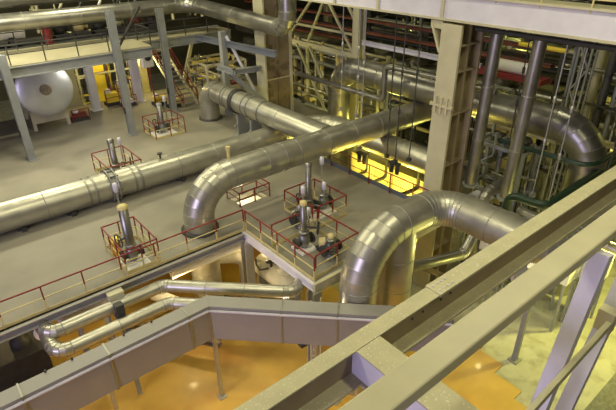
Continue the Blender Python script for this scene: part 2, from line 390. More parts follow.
# valves ------------------------------------------------------------
def valve(name, label, x, y, h=1.9, r=.13, cap='yel', head=None, base=None, wheel=None, m='alud', z=0, group=None):
    t = thing(name, label, 'valve', (x,y,z), group)
    MB().lathe((x,y,z), (0,0,1), [(0,.26),(.06,.26),(.07,.14),(.18,.17),(.3,.24),(.5,.27),(.68,.22),(.8,.14),(.82,.23),(.88,.23),(.9,r)], 20).build('body', 'band', t)
    MB().cyl((x-.42,y,z+.42),(x+.42,y,z+.42),.15,seg=16).cyl((x-.44,y,z+.42),(x-.37,y,z+.42),.25,seg=16).cyl((x+.37,y,z+.42),(x+.44,y,z+.42),.25,seg=16).build('flanged_ends', 'dark', t)
    MB().lathe((x,y,z+.88), (0,0,1), [(0,r),(h-.9,r),(h-.88,r*.7)], 16).build('spindle_housing', m, t)
    MB().lathe((x,y,z+h), (0,0,1), [(-.03,r*1.1),(.1,r*1.1),(.14,r*.6)], 16).build('cap', cap, t)
    if wheel:
        dx, dy, zz = wheel
        w = MB().torus((x+dx,y+dy,z+zz),(dx,dy,0),.27,.03,20); c = V((x+dx,y+dy,z+zz))
        ax = V((dx,dy,0)).normalized(); u, w2 = frame(ax)
        for k in range(4):
            e = u*math.cos(k*PI/2)+w2*math.sin(k*PI/2); w.bar(c, c+e*.27, .03, .03, ax)
        w.bar((x,y,z+zz), c, .06, .06).build('handwheel', 'dark', t)
    if head:
        dx, dy, zz = head
        MB().bar((x+dx,y+dy,z+.6),(x+dx,y+dy,z+zz),.06,.06).bar((x,y,z+.6),(x+dx,y+dy,z+.6),.06,.06).build('bracket_arm', 'steel', t)
        MB().lathe((x+dx,y+dy,z+zz-.05),(0,0,1),[(0,.05),(.05,.10),(.3,.11),(.40,.09),(.42,.03)],16).build('actuator_head', 'pale', t)
    if base:
        w, d = base
        MB().box(x-w,x+w,y-d,y+d,z,z+.08).build('base_plate', 'white', t)
    return t
valve('gate_valve', 'gate valve with tall grey spindle in the left front square railing, orange box beside', 5.1, 17.75, 2.55, .19, 'yel', head=(.12,.75,2.95), base=(.5,.62), wheel=(-.45,-.1,1.25))
ab = thing('actuator_box', 'orange actuator box at the foot of the left front tall valve', 'box', (4.75,18.6,.08))
MB().box(4.62,4.9,18.4,18.8,0,.75).build('housing','orange',ab,.02); MB().box(4.6,4.92,18.38,18.82,.75,.82).build('lid','yellow',ab)
valve('gate_valve', 'gate valve behind the low pipe, grey spindle leaning up out of its railing', 7.6, 26.0, 2.2, .17, 'alud', base=(.5,.6), wheel=(.75,-.3,.9), head=(.75,.9,1.6))
valve('gate_valve', 'gate valve in the farthest square railing between the grey posts', 12.6, 30.9, 2.0, .17, 'grey', base=(.75,.6), head=(.5,.2,2.1), wheel=(-.5,-.2,.9))
valve('gate_valve', 'near gate valve with yellow capped spindle in the front valve group', 11.1, 13.9, 2.2, .14, 'yel', base=(.4,.4), wheel=(.4,-.45,1.1), head=(.5,.3,1.35))
valve('gate_valve', 'stubby gate valve with a dark body beside the near railing corner of the front group', 11.6, 12.75, .95, .13, 'yel', wheel=(-.35,-.35,.7))
valve('gate_valve', 'tallest gate valve with a plain grey spindle in the farther valve group', 13.1, 16.0, 2.6, .15, 'alud', base=(.5,.7), wheel=(-.5,.1,1.0), head=(.35,-.7,1.55))
valve('gate_valve', 'white capped gate valve standing right of the tallest grey one', 13.95, 15.9, 1.5, .10, 'alud', base=(.35,.6), head=(.1,.25,2.35))
valve('gate_valve', 'small gate valve in front of the tallest grey one, white actuator on top', 12.15, 15.5, .95, .12, 'steel', head=(.3,.1,1.55), wheel=(-.3,-.3,.75))
gb = thing('gearbox', 'cream gearbox casing on the near valve group floor by the wheel', 'gearbox', (11.7,13.4,0))
MB().lathe((11.55,13.45,.3),(.8,-.6,0),[(0,.1),(.02,.26),(.4,.28),(.42,.18),(.6,.16),(.62,.05)],18).build('casing','yel',gb)
MB().box(11.45,12.1,13.0,13.6,0,.1).build('base','dark',gb)

# platform legs under the deck
for (x,y,lab) in ((9.75,16.4,'pale square column under the deck corner, right of the thick rising pipe'),(9.85,11.75,'pale square column under the near valve platform corner'),(14.9,11.95,'square column under the deck front edge behind the front elbow'),(-1.5,16.95,'square column in the dark under the left deck edge')):
    t = thing('support_column', lab, 'column', (x,y,LF))
    MB().ibeam((x,y,LF+.06),(x,y,-.33),.42,.42,.05,(0,1,0)).build('shaft','duct',t)
    MB().box(x-.3,x+.3,y-.3,y+.3,LF+.06,LF+.12).build('base_plate','cream',t)
ld = thing('ladder', 'short pale ladder by the platform corner column', 'ladder', (9.45,11.4,LF))
for dx in (0,.4): MB().bar((9.35+dx,11.35-dx*.3,LF),(9.35+dx,11.35-dx*.3,-.3),.05,.05,(0,1,0)).build('stile','cream',ld)
for k in range(13):
    z = LF+.4+k*.34; MB().bar((9.35,11.35,z),(9.75,11.23,z),.03,.03).build('rung','cream',ld)

plain_pipe('process_pipe',[(9.0,19.2,-2.3),(10.6,18.0,-2.3),(10.6,18.0,-5)],.38,'white','fat cream elbow pipe right behind the white jacketed vessel',bend=.7)
# white vessel and pipes below the notch
wv = thing('pressure_vessel', 'white jacketed vessel lying under the notched deck edge, valve on its back', 'vessel', (11.2,15.6,-3.4))
MB().lathe((10.95,17.2,-2.3),(0,-1,0),[(0,.02),(.04,.25),(.15,.48),(.3,.62),(2.7,.62),(2.85,.48),(2.96,.25),(3.0,.02)],30).build('shell','white',wv)
MB().lathe((10.8,15.0,-1.82),(-.25,-.2,1),[(0,.18),(.25,.18),(.27,.32),(.37,.32),(.39,.14),(.5,.14)],18).build('nozzle','white',wv)
MB().torus((10.6,15.8,-1.5),(.2,.3,1),.2,.035).cyl((10.65,15.8,-1.85),(10.6,15.8,-1.45),.06).bar((10.4,15.8,-1.5),(10.8,15.8,-1.5),.04,.04).build('handwheel','dark',wv)
MB().tube([(10.5,16.9,-1.9),(10.25,16.5,-1.85),(10.2,16.1,-1.95),(10.45,15.8,-1.8)],.045,8).build('hose','dark',wv)
for y in (14.6,16.9): MB().box(10.55,11.35,y-.1,y+.1,LF+.0,-2.8).build('saddle','grey',wv)
plain_pipe('process_pipe',[(6.5,17.6,-1.3),(12.5,17.6,-1.3)],.2,'white','white pipe running level behind the pale square column, under the deck',bend=.3)
plain_pipe('process_pipe',[(6.2,19.5,-3.4),(7.8,15.6,-3.4)],.3,'white','slanting cream pipe low under the deck left of the thick rising pipe')
single('floor_beam',MB().ibeam((4.6,18.9,-3.9),(7.2,15.0,-3.9),.3,.3,.04),'brown','brown steel beam low under the deck beside the slanting cream pipe','beam')
single('floor_beam',MB().ibeam((9.0,19.5,-4.2),(9.9,14.6,-4.2),.25,.25,.04),'brown','thin brown steel beam on the orange floor behind the pale square column','beam')
mk = thing('dark_recess_block','low dark block added to darken the recess under the left deck edge','machine',(-1.5,20.4,LF))  # dark block added so the recess under the deck stays dark
MB().box(-6,1.2,19.4,21.6,LF+.06,-3.6).build('housing','dark',mk,.04)
for x in (-4,-1.6,.4): MB().lathe((x,20.3,-3.6),(0,0,1),[(0,.4),(.3,.4),(.4,.25),(.8,.2)],16).build('cover','dark',mk)
wc = thing('white_tank','small white tank behind the slim silver pipes on the lower floor','tank',(2.6,17.6,LF))
MB().lathe((1.75,17.75,-1.25),(1,0,0),[(0,.05),(.05,.5),(.15,.62),(1.9,.62),(2.0,.5),(2.05,.05)],24).build('shell','pale',wc)
MB().box(2.4,2.5,17.4,18.4,LF,-1.8).build('saddle','grey',wc); MB().box(3.5,3.6,17.4,18.4,LF,-1.8).build('saddle','grey',wc)

# ================================================================== FOREGROUND FRAME
fb = thing('foreground_beam','dusty cream steel beam crossing the foreground, its upper flange bolted and speckled','beam',(6,4.25,6))
MB().box(-3,6.5,4.10,4.42,5.96,6.0).build('upper_flange','creamd',fb,.006)
MB().box(-3,18,4.22,4.28,5.38,5.96).build('web','tan',fb)  # darker colour stands in for shade below the upper flange
MB().box(-3,18,3.95,4.52,5.32,5.38).build('lower_flange','creamd',fb,.006)
MB().box(6.5,18,4.08,4.44,5.955,6.02).build('splice_plate','creamd',fb,.006)
for x in (6.6,6.72,6.84,6.96):
    for y in (4.17,4.33): MB().lathe((x,y,6.02),(0,0,1),[(0,.022),(.016,.022),(.02,.012)],8).build('bolt','pale',fb)
for x in (5.9,6.2,6.75,7.05): MB().lathe((x,4.22,5.7),(0,-1,0),[(0,.028),(.02,.028),(.024,.01)],8).build('web_bolt','dark',fb)
cbm = thing('cross_beam','broad dusty cream cross beam joining the foreground beam, passing under the nearer rail beam','beam',(4.6,3,6))
MB().box(4.33,4.88,-1,4.098,5.945,5.99).build('upper_flange','creamd',cbm,.006)
MB().box(4.36,4.42,-1,4.215,5.38,5.945).build('web','pale',cbm)
MB().box(4.80,4.85,-1,4.215,5.38,5.945).build('web','pale',cbm)
MB().box(4.3,4.9,-1,3.945,5.32,5.38).build('lower_flange','creamd',cbm)
tr = thing('cable_tray','small pale ladder tray seen through the foreground frame, left of the cross beam','tray',(3.9,3.5,5.1))
for y in (3.5,3.72): MB().bar((2.0,y,5.15),(4.3,y,5.15),.03,.06).build('side_rail','pale',tr)
for k in range(9): MB().bar((2.1+k*.26,3.5,5.15),(2.1+k*.26,3.72,5.15),.03,.03).build('rung','pale',tr)
rb = thing('rail_beam','smooth cream box beam nearest the camera, sloping across the lower right on leaning posts','beam',(6,2.57,7.2))
MB().box(-1,16,2.36,2.78,6.98,7.2).build('box_section','cream',rb,.03)
for (a,b) in (((8.55,2.3,7.0),(6.05,2.3,LF+.06)),((10.75,2.22,7.0),(6.85,2.22,LF+.06))):
    MB().bar(a,b,.24,.30,(0,1,0)).build('post','pale',rb)
MB().bar((11.2,2.05,5.05),(6.2,2.05,4.66),.1,.17).build('diagonal_brace','cream',rb)
MB().box(9.5,9.75,1.98,2.3,4.7,5.2).build('gusset_plate','cream',rb)
gl = thing('gusset_bracket','pale triangular bracket under the foreground beam toward its far end','bracket',(10,3.9,5.0))
MB().prism([(9.2,3.98),(9.7,3.98),(9.7,4.4)],4.9,5.32).build('plate','pale',gl)
for k,(x,y,lab) in enumerate(((17.3,6.65,'thin grey post standing on the worn concrete by the orange floor edge'),(22.2,6.7,'thin grey post farther back on the bright worn concrete floor'))):
    t = thing('pipe_stand',lab,'post',(x,y,LF))
    MB().bar((x,y,LF),(x,y,1.5),.2,.2,(0,1,0)).build('shaft','grey',t)
    MB().box(x-.22,x+.22,y-.22,y+.22,LF,LF+.06).build('base_plate','grey',t)
    MB().box(x-.3,x+.3,5.2,y+.1,1.4,1.55).build('saddle_arm','grey',t)

# ================================================================== PILLAR, GIRDER
def builtup(label, x0, x1, y0, y1, z0, z1, m1, m2, plates, wf=.55):
    t = thing('building_column', label, 'column', ((x0+x1)/2,(y0+y1)/2,z0))
    MB().box(x0,x0+.14,y0,y1,z0,z1).build('flange',m1,t,.01)
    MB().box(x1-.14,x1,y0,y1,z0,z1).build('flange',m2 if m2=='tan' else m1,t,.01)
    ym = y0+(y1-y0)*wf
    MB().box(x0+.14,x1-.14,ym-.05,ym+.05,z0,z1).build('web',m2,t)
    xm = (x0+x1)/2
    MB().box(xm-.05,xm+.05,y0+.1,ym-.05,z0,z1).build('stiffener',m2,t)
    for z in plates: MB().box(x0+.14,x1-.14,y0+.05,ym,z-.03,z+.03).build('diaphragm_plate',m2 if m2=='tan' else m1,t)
    return t
pl = builtup('tall cream built-up steel pillar right of centre, reaching up to the girder', 18.2,19.9,12.3,13.3,LF,8.55,'cream','tan',[-2.5,0,2.2,4.7,6.6,7.7],.5)  # recess, plates and second flange coloured darker to carry shade
MB().box(18.1,18.22,12.2,13.4,5.05,5.17).build('splice_collar','cream',pl)
for y in (12.5,12.8,13.1): MB().box(18.08,18.2,y-.04,y+.04,4.75,5.5).build('splice_plate','cream',pl)
MB().prism([(18.25,13.3),(18.55,13.3),(18.55,13.9),(18.25,13.9)],8.3,8.62).build('bearing_plate','cream',pl)
MB().bar((18.4,13.32,7.35),(18.4,13.85,8.5),.36,.1,(0,1,0)).build('knee_bracket','cream',pl)
builtup('broad brown built-up column behind the branch pipe, cream edged', 19.4,21.75,28.2,29.3,0,13,'cream','brown',[2.9],.22)
bc = builtup('slim cream column of the background truss, behind the arching pipe', 25,25.7,25.0,25.6,LF,12,'cream','cream',[1,4,7])

gd = thing('crane_girder','pale lavender grey crane girder along the top right, with a walkway rail on it','girder',(18.6,10,8.65))
MB().box(18.25,18.33,-4,23.6,8.74,9.6).build('web','pale',gd)
MB().box(18.15,19.2,-4,23.6,8.66,8.74).build('lower_flange','cream',gd)
MB().box(18.15,19.2,-4,23.6,9.6,9.68).build('upper_flange','cream',gd)
for y in (2.5,13.35,17,20,23): MB().box(18.17,18.25,y-.07,y+.07,8.74,9.6).build('stiffener','cream',gd)
rl = MB().bar((18.45,-4,10.1),(18.45,23.5,10.1),.05,.05).build('hand_rail','steel',gd)
MB().bar((18.3,-4,9.93),(18.3,23.5,9.93),.04,.05).build('kick_rail','yel',gd)
for k in range(12):
    y = .5+k*1.75; MB().bar((18.25,y,9.5),(18.35,y,10.6),.05,.05,(0,1,0)).build('stanchion','yel',gd)
single('conduit',MB().tube([(18.75,-3,8.42),(18.75,12.0,8.42)],.1,12),'dark','dark conduit hung just beneath the crane girder','conduit')
# vertical pipes hung at right
for (y,lab) in ((11.62,'left of two hanging upright grey pipes right of the cream pillar'),(9.75,'right of two hanging upright grey pipes, next to the thin hanger rods')):
    pipe('riser_pipe',lab,'pipe',[(19.6,y-.12,8.4),(19.6,y,1.15)],.27,1,'alud',2.3,seg=24,flanges=[(0,7.2)])

# hanger rods
rods = [(20.0,8.6,3.0,'first thin hanger rod right of the truss column, dropping past the arching pipe'),(18.75,8.6,2.95,'thin hanger rod pair member, left one, in front of the arching pipe'),(18.35,8.6,1.1,'thin hanger rod pair member, right one, ending at a dark spring box'),
 (16.35,8.6,1.3,'dark hanger rod halfway between spring box and cream pillar'),(15.75,8.6,1.2,'dark hanger rod with turnbuckle, second left of the cream pillar'),(14.85,8.6,1.6,'dark hanger rod closest on the left of the cream pillar')]
def rod(y, z1, z0, label, x=18.85, m='steel', r=.03):
    t = thing('hanger_rod', label, 'rod', (x,y,z0))
    MB().cyl((x,y,z0),(x,y,z1),r,seg=8).build('rod', m, t)
    for f in (.35,.62): MB().lathe((x,y,z0+(z1-z0)*f),(0,0,1),[(0,r),(.03,r*2.2),(.25,r*2.2),(.28,r)],8).build('turnbuckle', m, t)
    MB().box(x-.1,x+.1,y-.1,y+.1,z0-.05,z0+.12).build('clevis', m, t)
    return t
for i,(y,z1,z0,lab) in enumerate(rods): rod(y,z1,z0,lab,m='steel' if i<3 else 'dark')
rod(8.25,8.6,2.2,'pale hanger rod just right of the two upright grey pipes')
rod(7.55,8.6,1.6,'pale hanger rod farthest right, in front of the big elbow')
rod(10.6,8.6,3.2,'short chain like hanger rod between the two upright grey pipes',x=20.6,m='dark')
rod(9.0,8.6,3.6,'dark hanger rod right beside the right upright grey pipe',x=20.6,m='dark')
rod(6.3,8.6,2.4,'dark hanger rod by the right picture edge',x=20.6,m='dark')
for (x,y,z,lab) in ((18.85,18.2,.55,'dark spring hanger box under the thick pipe, above the yellow pit'),(18.9,15.8,.75,'dark spring hanger box under the sloping pipe near the pillar')):
    t = thing('spring_hanger',lab,'hanger',(x,y,z))
    MB().box(x-.15,x+.15,y-.32,y+.32,z+.3,z+.38).build('yoke','dark',t)
    for dy in (-.2,.2): MB().lathe((x,y+dy,z-.25),(0,0,1),[(0,.07),(.02,.12),(.5,.12),(.54,.07)],14).build('spring_can','dark',t)

# ================================================================== SMALL PIPES MID/RIGHT
pipe('loop_pipe','slim grey pipe with a square upward step in front of the arching pipe','pipe',[(21.9,28.0,3.1),(21.9,19.6,3.05),(21.9,19.6,5.1),(21.9,12.4,5.1)],.17,.3,'alud',3,seg=18,gores=4)
pipe('cross_pipe','grey pipe below the front elbow running level to the right, under the pillar','pipe',[(13.3,11.35,-1.0),(17.3,10.0,-1.0),(18.6,10.3,-.2)],.25,.4,'alud',1.5,seg=20,gores=4)
single('brace_beam',MB().ibeam((15.2,11.2,-1.2),(18.2,10.6,-3.4),.22,.22,.03),'brown','brown diagonal brace beneath the level grey pipe by the pillar','beam')
plain_pipe('coolant_pipe',[(18.6,9.1,-2),(18.6,9.1,2.0),(18.6,7.5,2.05),(27,7.5,2.3)],.18,'green','dark green pipe that loops up below the upright pipes and runs right',bend=.5,flanges=[(0,2.6)])
plain_pipe('coolant_pipe',[(21.2,11.4,3.1),(21.2,7.1,3.15),(27,7.1,3.4)],.11,'green','thin dark green pipe crossing in front of the big elbow',bend=.9)
pipe('drain_pipe','grey elbow pipe between the bases of the two upright grey pipes','pipe',[(19.0,10.5,-3),(19.0,10.5,1.3),(24.5,10.7,1.4)],.24,.55,'alud',1.2,seg=20,gores=5)
pipe('drain_pipe','grey slanting pipe behind the upright pipes, running right under the arching pipe','pipe',[(19.6,13.6,.7),(27.5,13.0,.9)],.32,.5,'alud',1.5,seg=20)
pipe('drain_pipe','slim bright pipe below the big elbow at right','pipe',[(20.8,9.6,.2),(20.8,5.0,.2)],.2,.5,'alu2',1.5,seg=18)
# equipment on the lower level at right
def cabinet(label,x0,x1,y0,y1,z0,z1,m='pale',doors=2,name='equipment_cabinet',leg=True):
    t = thing(name,label,'cabinet',((x0+x1)/2,(y0+y1)/2,z0))
    MB().box(x0,x1,y0,y1,z0,z1).build('body',m,t,.02)
    MB().box(x0-.04,x1+.04,y0-.04,y1+.04,z1,z1+.05).build('top_plate',m,t)
    w = (y1-y0)/doors
    for k in range(doors):
        d = MB().box(x0-.03,x0,y0+k*w+.04,y0+(k+1)*w-.04,z0+.08,z1-.08).build('door',m,t)
        MB().box(x0-.06,x0-.03,y0+k*w+.1,y0+k*w+.14,(z0+z1)/2-.1,(z0+z1)/2+.1).build('handle','dark',d)
    if leg:
        for x in (x0+.1,x1-.1):
            for y in (y0+.1,y1-.1): MB().bar((x,y,LF),(x,y,z0),.1,.1,(0,1,0)).build('leg','grey',t)
    return t
cabinet('pale green yellow cabinet below the left upright pipe',20.1,21.0,11.0,12.0,-1.6,.2)
cabinet('pale cabinet below the right upright pipe',18.9,20.1,9.3,10.2,-1.5,.3)
cabinet('long pale cabinet below the looping green pipe',20.2,21.4,6.4,9.4,-2.2,-.3,doors=3)
cabinet('pale boxy machine at the foot of the big right elbow',21.6,22.8,5.6,7.4,-2.4,-.7)
# yellow pit equipment
for k,(y0,y1,lab) in enumerate(((18.9,22.4,'leftmost cream panelled unit in the yellow lit pit beyond the deck'),(16.2,18.6,'middle cream panelled unit in the yellow lit pit beyond the deck'),(13.6,15.9,'cream panelled unit of the yellow lit pit closest to the pillar'))):
    cabinet(lab,22.2,24.0 if k else 24.4,y0,y1,-3.4,-1.3,'yel',3,'pump_enclosure')
    t = single('enclosure_skid',MB().box(19.4,22.1,y0,y1,-4.2,-3.3).box(19.5,22.0,y0+.1,y1-.1,LF,-4.2),'yel',['low cream plinth at the left end of the yellow lit pit','low cream plinth in the middle of the yellow lit pit','low cream plinth in the yellow lit pit beside the pillar'][k],'plinth')
for k,y in enumerate((21.5,19.8,17.2,15.0)):
    plain_pipe('pit_pipe',[(19.3,y,-2.6+.2*k),(22.2,y-.6,-2.2+.2*k),(22.2,y-.6,-.2)],.09+.02*k,'dark','dark bent pipe in the yellow pit, '+['farthest from the pillar','second from the left','under the dark spring hanger box','closest to the pillar'][k],bend=.3)

# ================================================================== LEFT BACKGROUND: mezzanine, posts, tank
for (x,y,zt_,lab) in ((4.6,32.0,6.2,'leftmost grey steel post of the mezzanine, beside the round tank'),(10.95,32.15,7.9,'middle grey steel post of the mezzanine, rising past its railing'),(15.2,34.6,7.4,'grey steel post by the stairs, right of the farthest railed valve')):
    t = thing('steel_post',lab,'column',(x,y,0))
    MB().ibeam((x,y,0),(x,y,zt_),.42,.42,.05,(0,1,0)).build('shaft','grey',t)
    MB().box(x-.3,x+.3,y-.3,y+.3,0,.05).build('base_plate','grey',t)
    MB().box(x-.26,x-.2,y-.1,y+.1,1.5,1.9).build('switch_box','dark',t)
mz = thing('mezzanine','raised beige walkway floor on grey steel beams across the upper left','platform',(8,34,4.9))
MB().ibeam((-8,32.45,5.1),(13.3,32.45,5.1),.25,.6,.05).build('front_beam','grey',mz)
MB().ibeam((13.3,35.1,4.95),(21,35.1,4.95),.25,.6,.05).build('front_beam','grey',mz)
MB().ibeam((13.3,32.5,5.1),(13.3,35.1,5.1),.25,.5,.05).build('return_beam','grey',mz)
MB().box(13.4,21,35.0,37.2,5.25,5.33).build('floor_plate','beige',mz)
MB().ibeam((-8,37.0,5.1),(21,37.0,5.1),.25,.6,.05).build('rear_beam','grey',mz)
MB().box(-8,13.4,32.4,37.2,5.4,5.48).build('floor_plate','beige',mz)
for x in range(-7,12,3): MB().ibeam((x,32.5,5.2),(x,37,5.2),.15,.35,.03).build('joist','grey',mz)
railing('dark railing along the front of the raised beige walkway, left stretch', [(-8,32.45,5.48),(10.6,32.45,5.48)], step=1.85, foot=False, top='dark', mid='dark', post='dark', toe=False, r=.03)
railing('dark railing on the raised walkway between middle post and stair post', [(11.3,32.45,5.48),(13.35,32.45,5.48),(13.5,35.0,5.4),(20.8,35.0,5.33)], step=1.85, foot=False, top='dark', mid='dark', post='dark', toe=False, r=.03)
railing('dark rear railing of the raised beige walkway in front of machines', [(-8,36.9,5.48),(13.5,36.9,5.48)], step=1.85, foot=False, top='dark', mid='dark', post='dark', toe=False, r=.03)
single('brace_beam',MB().bar((11.1,32.3,5.6),(13.0,32.5,7.9),.12,.12),'dark','dark diagonal brace rising right from the middle mezzanine post','beam')
tk = thing('storage_tank','big silvery white tank with round dished end and dark centre manhole, under the mezzanine','tank',(7.1,36.3,.8))
tc_ = V((7.15,36.0,2.95)); ad = V((-.05,-1,.12)).normalized()
MB().lathe(tc_-ad*6,ad,[(0,.1),(.1,1.35),(.4,1.74),(5.55,1.77),(5.62,1.77)],48).build('shell','rim',tk)
MB().lathe(tc_-ad*.4,ad,[(0,1.77),(.03,1.77),(.06,1.74),(.16,1.5),(.26,1.05),(.31,.6),(.32,.4)],48).build('dished_end','rim',tk)
MB().lathe(tc_-ad*.2,ad,[(0,.36),(.2,.36),(.21,.30),(.22,.05)],24).build('manhole','brown',tk)
for a in (.6,2.2,3.9,5.4):
    u, w = frame(ad); e = u*math.cos(a)+w*math.sin(a)
    MB().bar(tc_+e*.5-ad*.12, tc_+e*1.62-ad*.30, .03,.03).build('weld_seam','alud',tk)
for d in (1.2,4.4):
    c = tc_-ad*d; MB().box(c.x-1.2,c.x+1.2,c.y-.12,c.y+.12,.5,1.35).bar((c.x-1.1,c.y,0),(c.x-1.1,c.y,.6),.2,.2,(0,1,0)).bar((c.x+1.1,c.y,0),(c.x+1.1,c.y,.6),.2,.2,(0,1,0)).build('saddle','cream',tk)
# machines on the mezzanine
mach = [('white_drum','white lying drum at the left end of the mezzanine',(4.9,5.48,38.0),'drum'),]
t = thing('roller_drum','white lying drum on the mezzanine at the left picture edge','drum',(4.5,38.3,5.48))
MB().cyl((2.5,38.3,6.4),(7.2,38.3,6.4),.45,seg=24).build('drum','white',t); [MB().box(a_,a_+.3,37.9,38.7,5.4,6.1).build('cradle','dark',t) for a_ in (3,6.2)]
t = thing('fire_extinguisher','red cylinder standing on the mezzanine left of the dark machines','extinguisher',(8.5,37.9,5.48))
MB().lathe((8.5,37.9,5.48),(0,0,1),[(0,.28),(1.2,.28),(1.4,.15),(1.5,.06)],18).build('cylinder','red',t); MB().box(8.4,8.6,37.7,38.1,6.95,7.1).build('valve_head','dark',t)
single('mezzanine_slab',MB().box(-8,16,37.3,41,5.2,5.48),'dark','dark floor behind the mezzanine walkway carrying machines','platform')
random.seed(3)
for k in range(6):
    x = 9.6+k*1.35
    t = thing('mezzanine_pump','machine number like dark pump unit on the mezzanine','pump',(x,38.8,5.48))
    t['label'] = ['dark pump right beside the red cylinder on the mezzanine','dark pump second from the red cylinder, with a cream motor','dark pump third from the red cylinder on the mezzanine','pump with cream cylinder just left of the middle grey post','dark pump just right of the middle grey post on the mezzanine','dark pump closest to the stair post on the mezzanine'][k]
    h = .7+.3*random.random(); mm = ['dark','yel','dark','cream','redd','dark'][k]
    MB().box(x-.5,x+.5,38.3,39.3,5.48,5.48+h*.5).build('base','dark',t,.02)
    MB().lathe((x-.45,38.7,5.5+h*.8),(1,0,0),[(0,.1),(.03,h*.38),(.6,h*.4),(.62,.15),(.95,.15)],16).build('motor',mm,t)
    MB().tube([(x+.2,39,5.5+h*.5),(x+.2,39,7.2),(x+.7,39.4,7.8)],.1,10).build('outlet_pipe',['cream','dark','white','dark','grey','dark'][k],t)
# lavender columns + back structure at left
for (x,y,lab) in ((10.95,39.1,'pale lavender column standing right of the round tank'),(14.35,39.0,'pale lavender column between the middle grey post and the stair post'),(3.0,41.0,'pale column at the left picture edge behind the leftmost grey post')):
    t = thing('pale_column',lab,'column',(x,y,0))
    MB().ibeam((x,y,0),(x,y,5.2),.55,.55,.06,(0,1,0)).build('shaft','pale',t); MB().box(x-.4,x+.4,y-.4,y+.4,0,.06).build('base_plate','pale',t)
single('partition_panel',MB().box(9.4,10.5,41.2,41.4,LF,5),'cream','cream wall panel behind the round tank and the first lavender column','panel')
# stair
st = thing('staircase','open steel staircase with red handrails climbing away by the stair post','stairs',(17,35.3,0))
for x in (16.3,17.5): MB().bar((x,35.1,.05),(x,40.1,3.6),.08,.28).build('stringer','cream',st)
for k in range(13):
    f = (k+.5)/13; y = 35.1+5*f; z = .1+3.5*f; MB().box(16.3,17.5,y-.14,y+.14,z-.02,z+.03).build('tread','grey',st)
for x in (16.25,17.55):
    h_ = MB().bar((x,35.1,1.1),(x,40.1,4.65),.06,.06).bar((x,35.1,.6),(x,40.1,4.15),.04,.04).build('handrail','red',st)
    for k in range(5):
        f = k/4; y = 35.1+5*f; z = .05+3.55*f; MB().bar((x,y,z),(x,y,z+1.08),.05,.05,(0,1,0)).build('baluster','red',h_)
single('stair_landing',MB().box(15.8,18.2,40.1,42.5,3.5,3.7),'cream','cream landing at the top of the steel staircase','platform')
# yellow/red machinery beyond the deck posts (left)
random.seed(11)
labs = ['bright yellow machine between the lavender columns, nearer the left one','yellow machine with a red guard by the right lavender column','white topped machine in front of the right lavender column','low yellow machine at the foot of the stair post','small machine with yellow hood left of the staircase foot','red framed machine beside the round tank base','yellow machine farther back behind the two lavender columns','tall yellow machine rack behind the stair post']
pos = [(12.4,39.6,1.3,'yellow'),(13.6,40.2,1.7,'yel'),(13.2,38.6,.7,'white'),(15.3,37.2,.9,'yellow'),(15.9,35.9,.8,'yel'),(9.2,37.6,.8,'redd'),(12.9,43.5,3.4,'yellow'),(16.4,43.0,4.0,'yel')]
for (x,y,h,mm),lab in zip(pos,labs):
    z0 = 0 if y < 41 else LF
    t = thing('process_machine',lab,'machine',(x,y,z0))
    MB().box(x-.55,x+.55,y-.4,y+.4,z0,z0+.25).build('base','dark',t)
    MB().box(x-.45,x+.45,y-.32,y+.32,z0+.25,h*.75+0).build('housing',mm,t,.03)
    MB().lathe((x-.2,y,h*.75),(0,0,1),[(0,.2),(h*.2,.2),(h*.25,.08)],14).build('hopper','pale' if mm!='white' else 'red',t)
    g = MB()
    for dx in (-.6,.6): g.bar((x+dx,y-.5,z0),(x+dx,y-.5,max(h,.9)),.05,.05,(0,1,0))
    g.bar((x-.6,y-.5,max(h,.9)),(x+.6,y-.5,max(h,.9)),.05,.05); g.bar((x-.6,y-.5,max(h,.9)*.55),(x+.6,y-.5,max(h,.9)*.55),.04,.04)
    g.build('guard_frame','red',t)
single('red_conduit',MB().tube([(14.75,36.6,.0),(14.45,36.6,5.0)],.05,8),'red','thin red upright conduit just left of the stair post','conduit')
hb = thing('hose_reel','white hose box with dark round opening hung under the walkway left of the stair post','box',(14.0,35.2,3.4))
MB().box(13.6,14.4,35.0,35.4,3.5,4.7).build('case','white',hb,.03); MB().cyl((14.0,34.99,4.2),(14.0,34.93,4.2),.24).build('opening','dark',hb)
# grey bracket at brown column
bk = thing('cantilever_bracket','grey cantilever bracket of steel beams bolted to the brown column above the branch pipe','bracket',(19.2,28.4,3.5))
MB().ibeam((19.3,28.6,3.75),(17.2,28.9,3.75),.3,.35,.04).build('arm','grey',bk)
MB().ibeam((17.3,28.7,3.75),(17.3,31.0,3.75),.3,.35,.04).build('cross_arm','grey',bk)
MB().ibeam((19.4,28.1,1.3),(17.4,29.6,3.5),.22,.3,.04).build('strut','grey',bk)
MB().bar((18.0,31.2,0),(18.0,31.2,6),.4,.4,(0,1,0)).build('post','grey',bk)
single('brace_beam',MB().bar((18.2,31.0,5.7),(19.5,29.5,1.6),.18,.18),'pale','white diagonal brace between grey post and brown column','beam')
single('brace_beam',MB().bar((16.0,40.0,5),(15.2,40.3,2.5),.2,.2).bar((19.4,38,5),(17.9,38,1.2),.22,.22),'cream','cream slanting brace behind the staircase','beam')
single('walkway_beam',MB().ibeam((18.0,34.9,5.1),(18.4,25.5,5.3),.25,.4,.04),'curb','blue grey beam from the mezzanine end toward the brown column','beam')

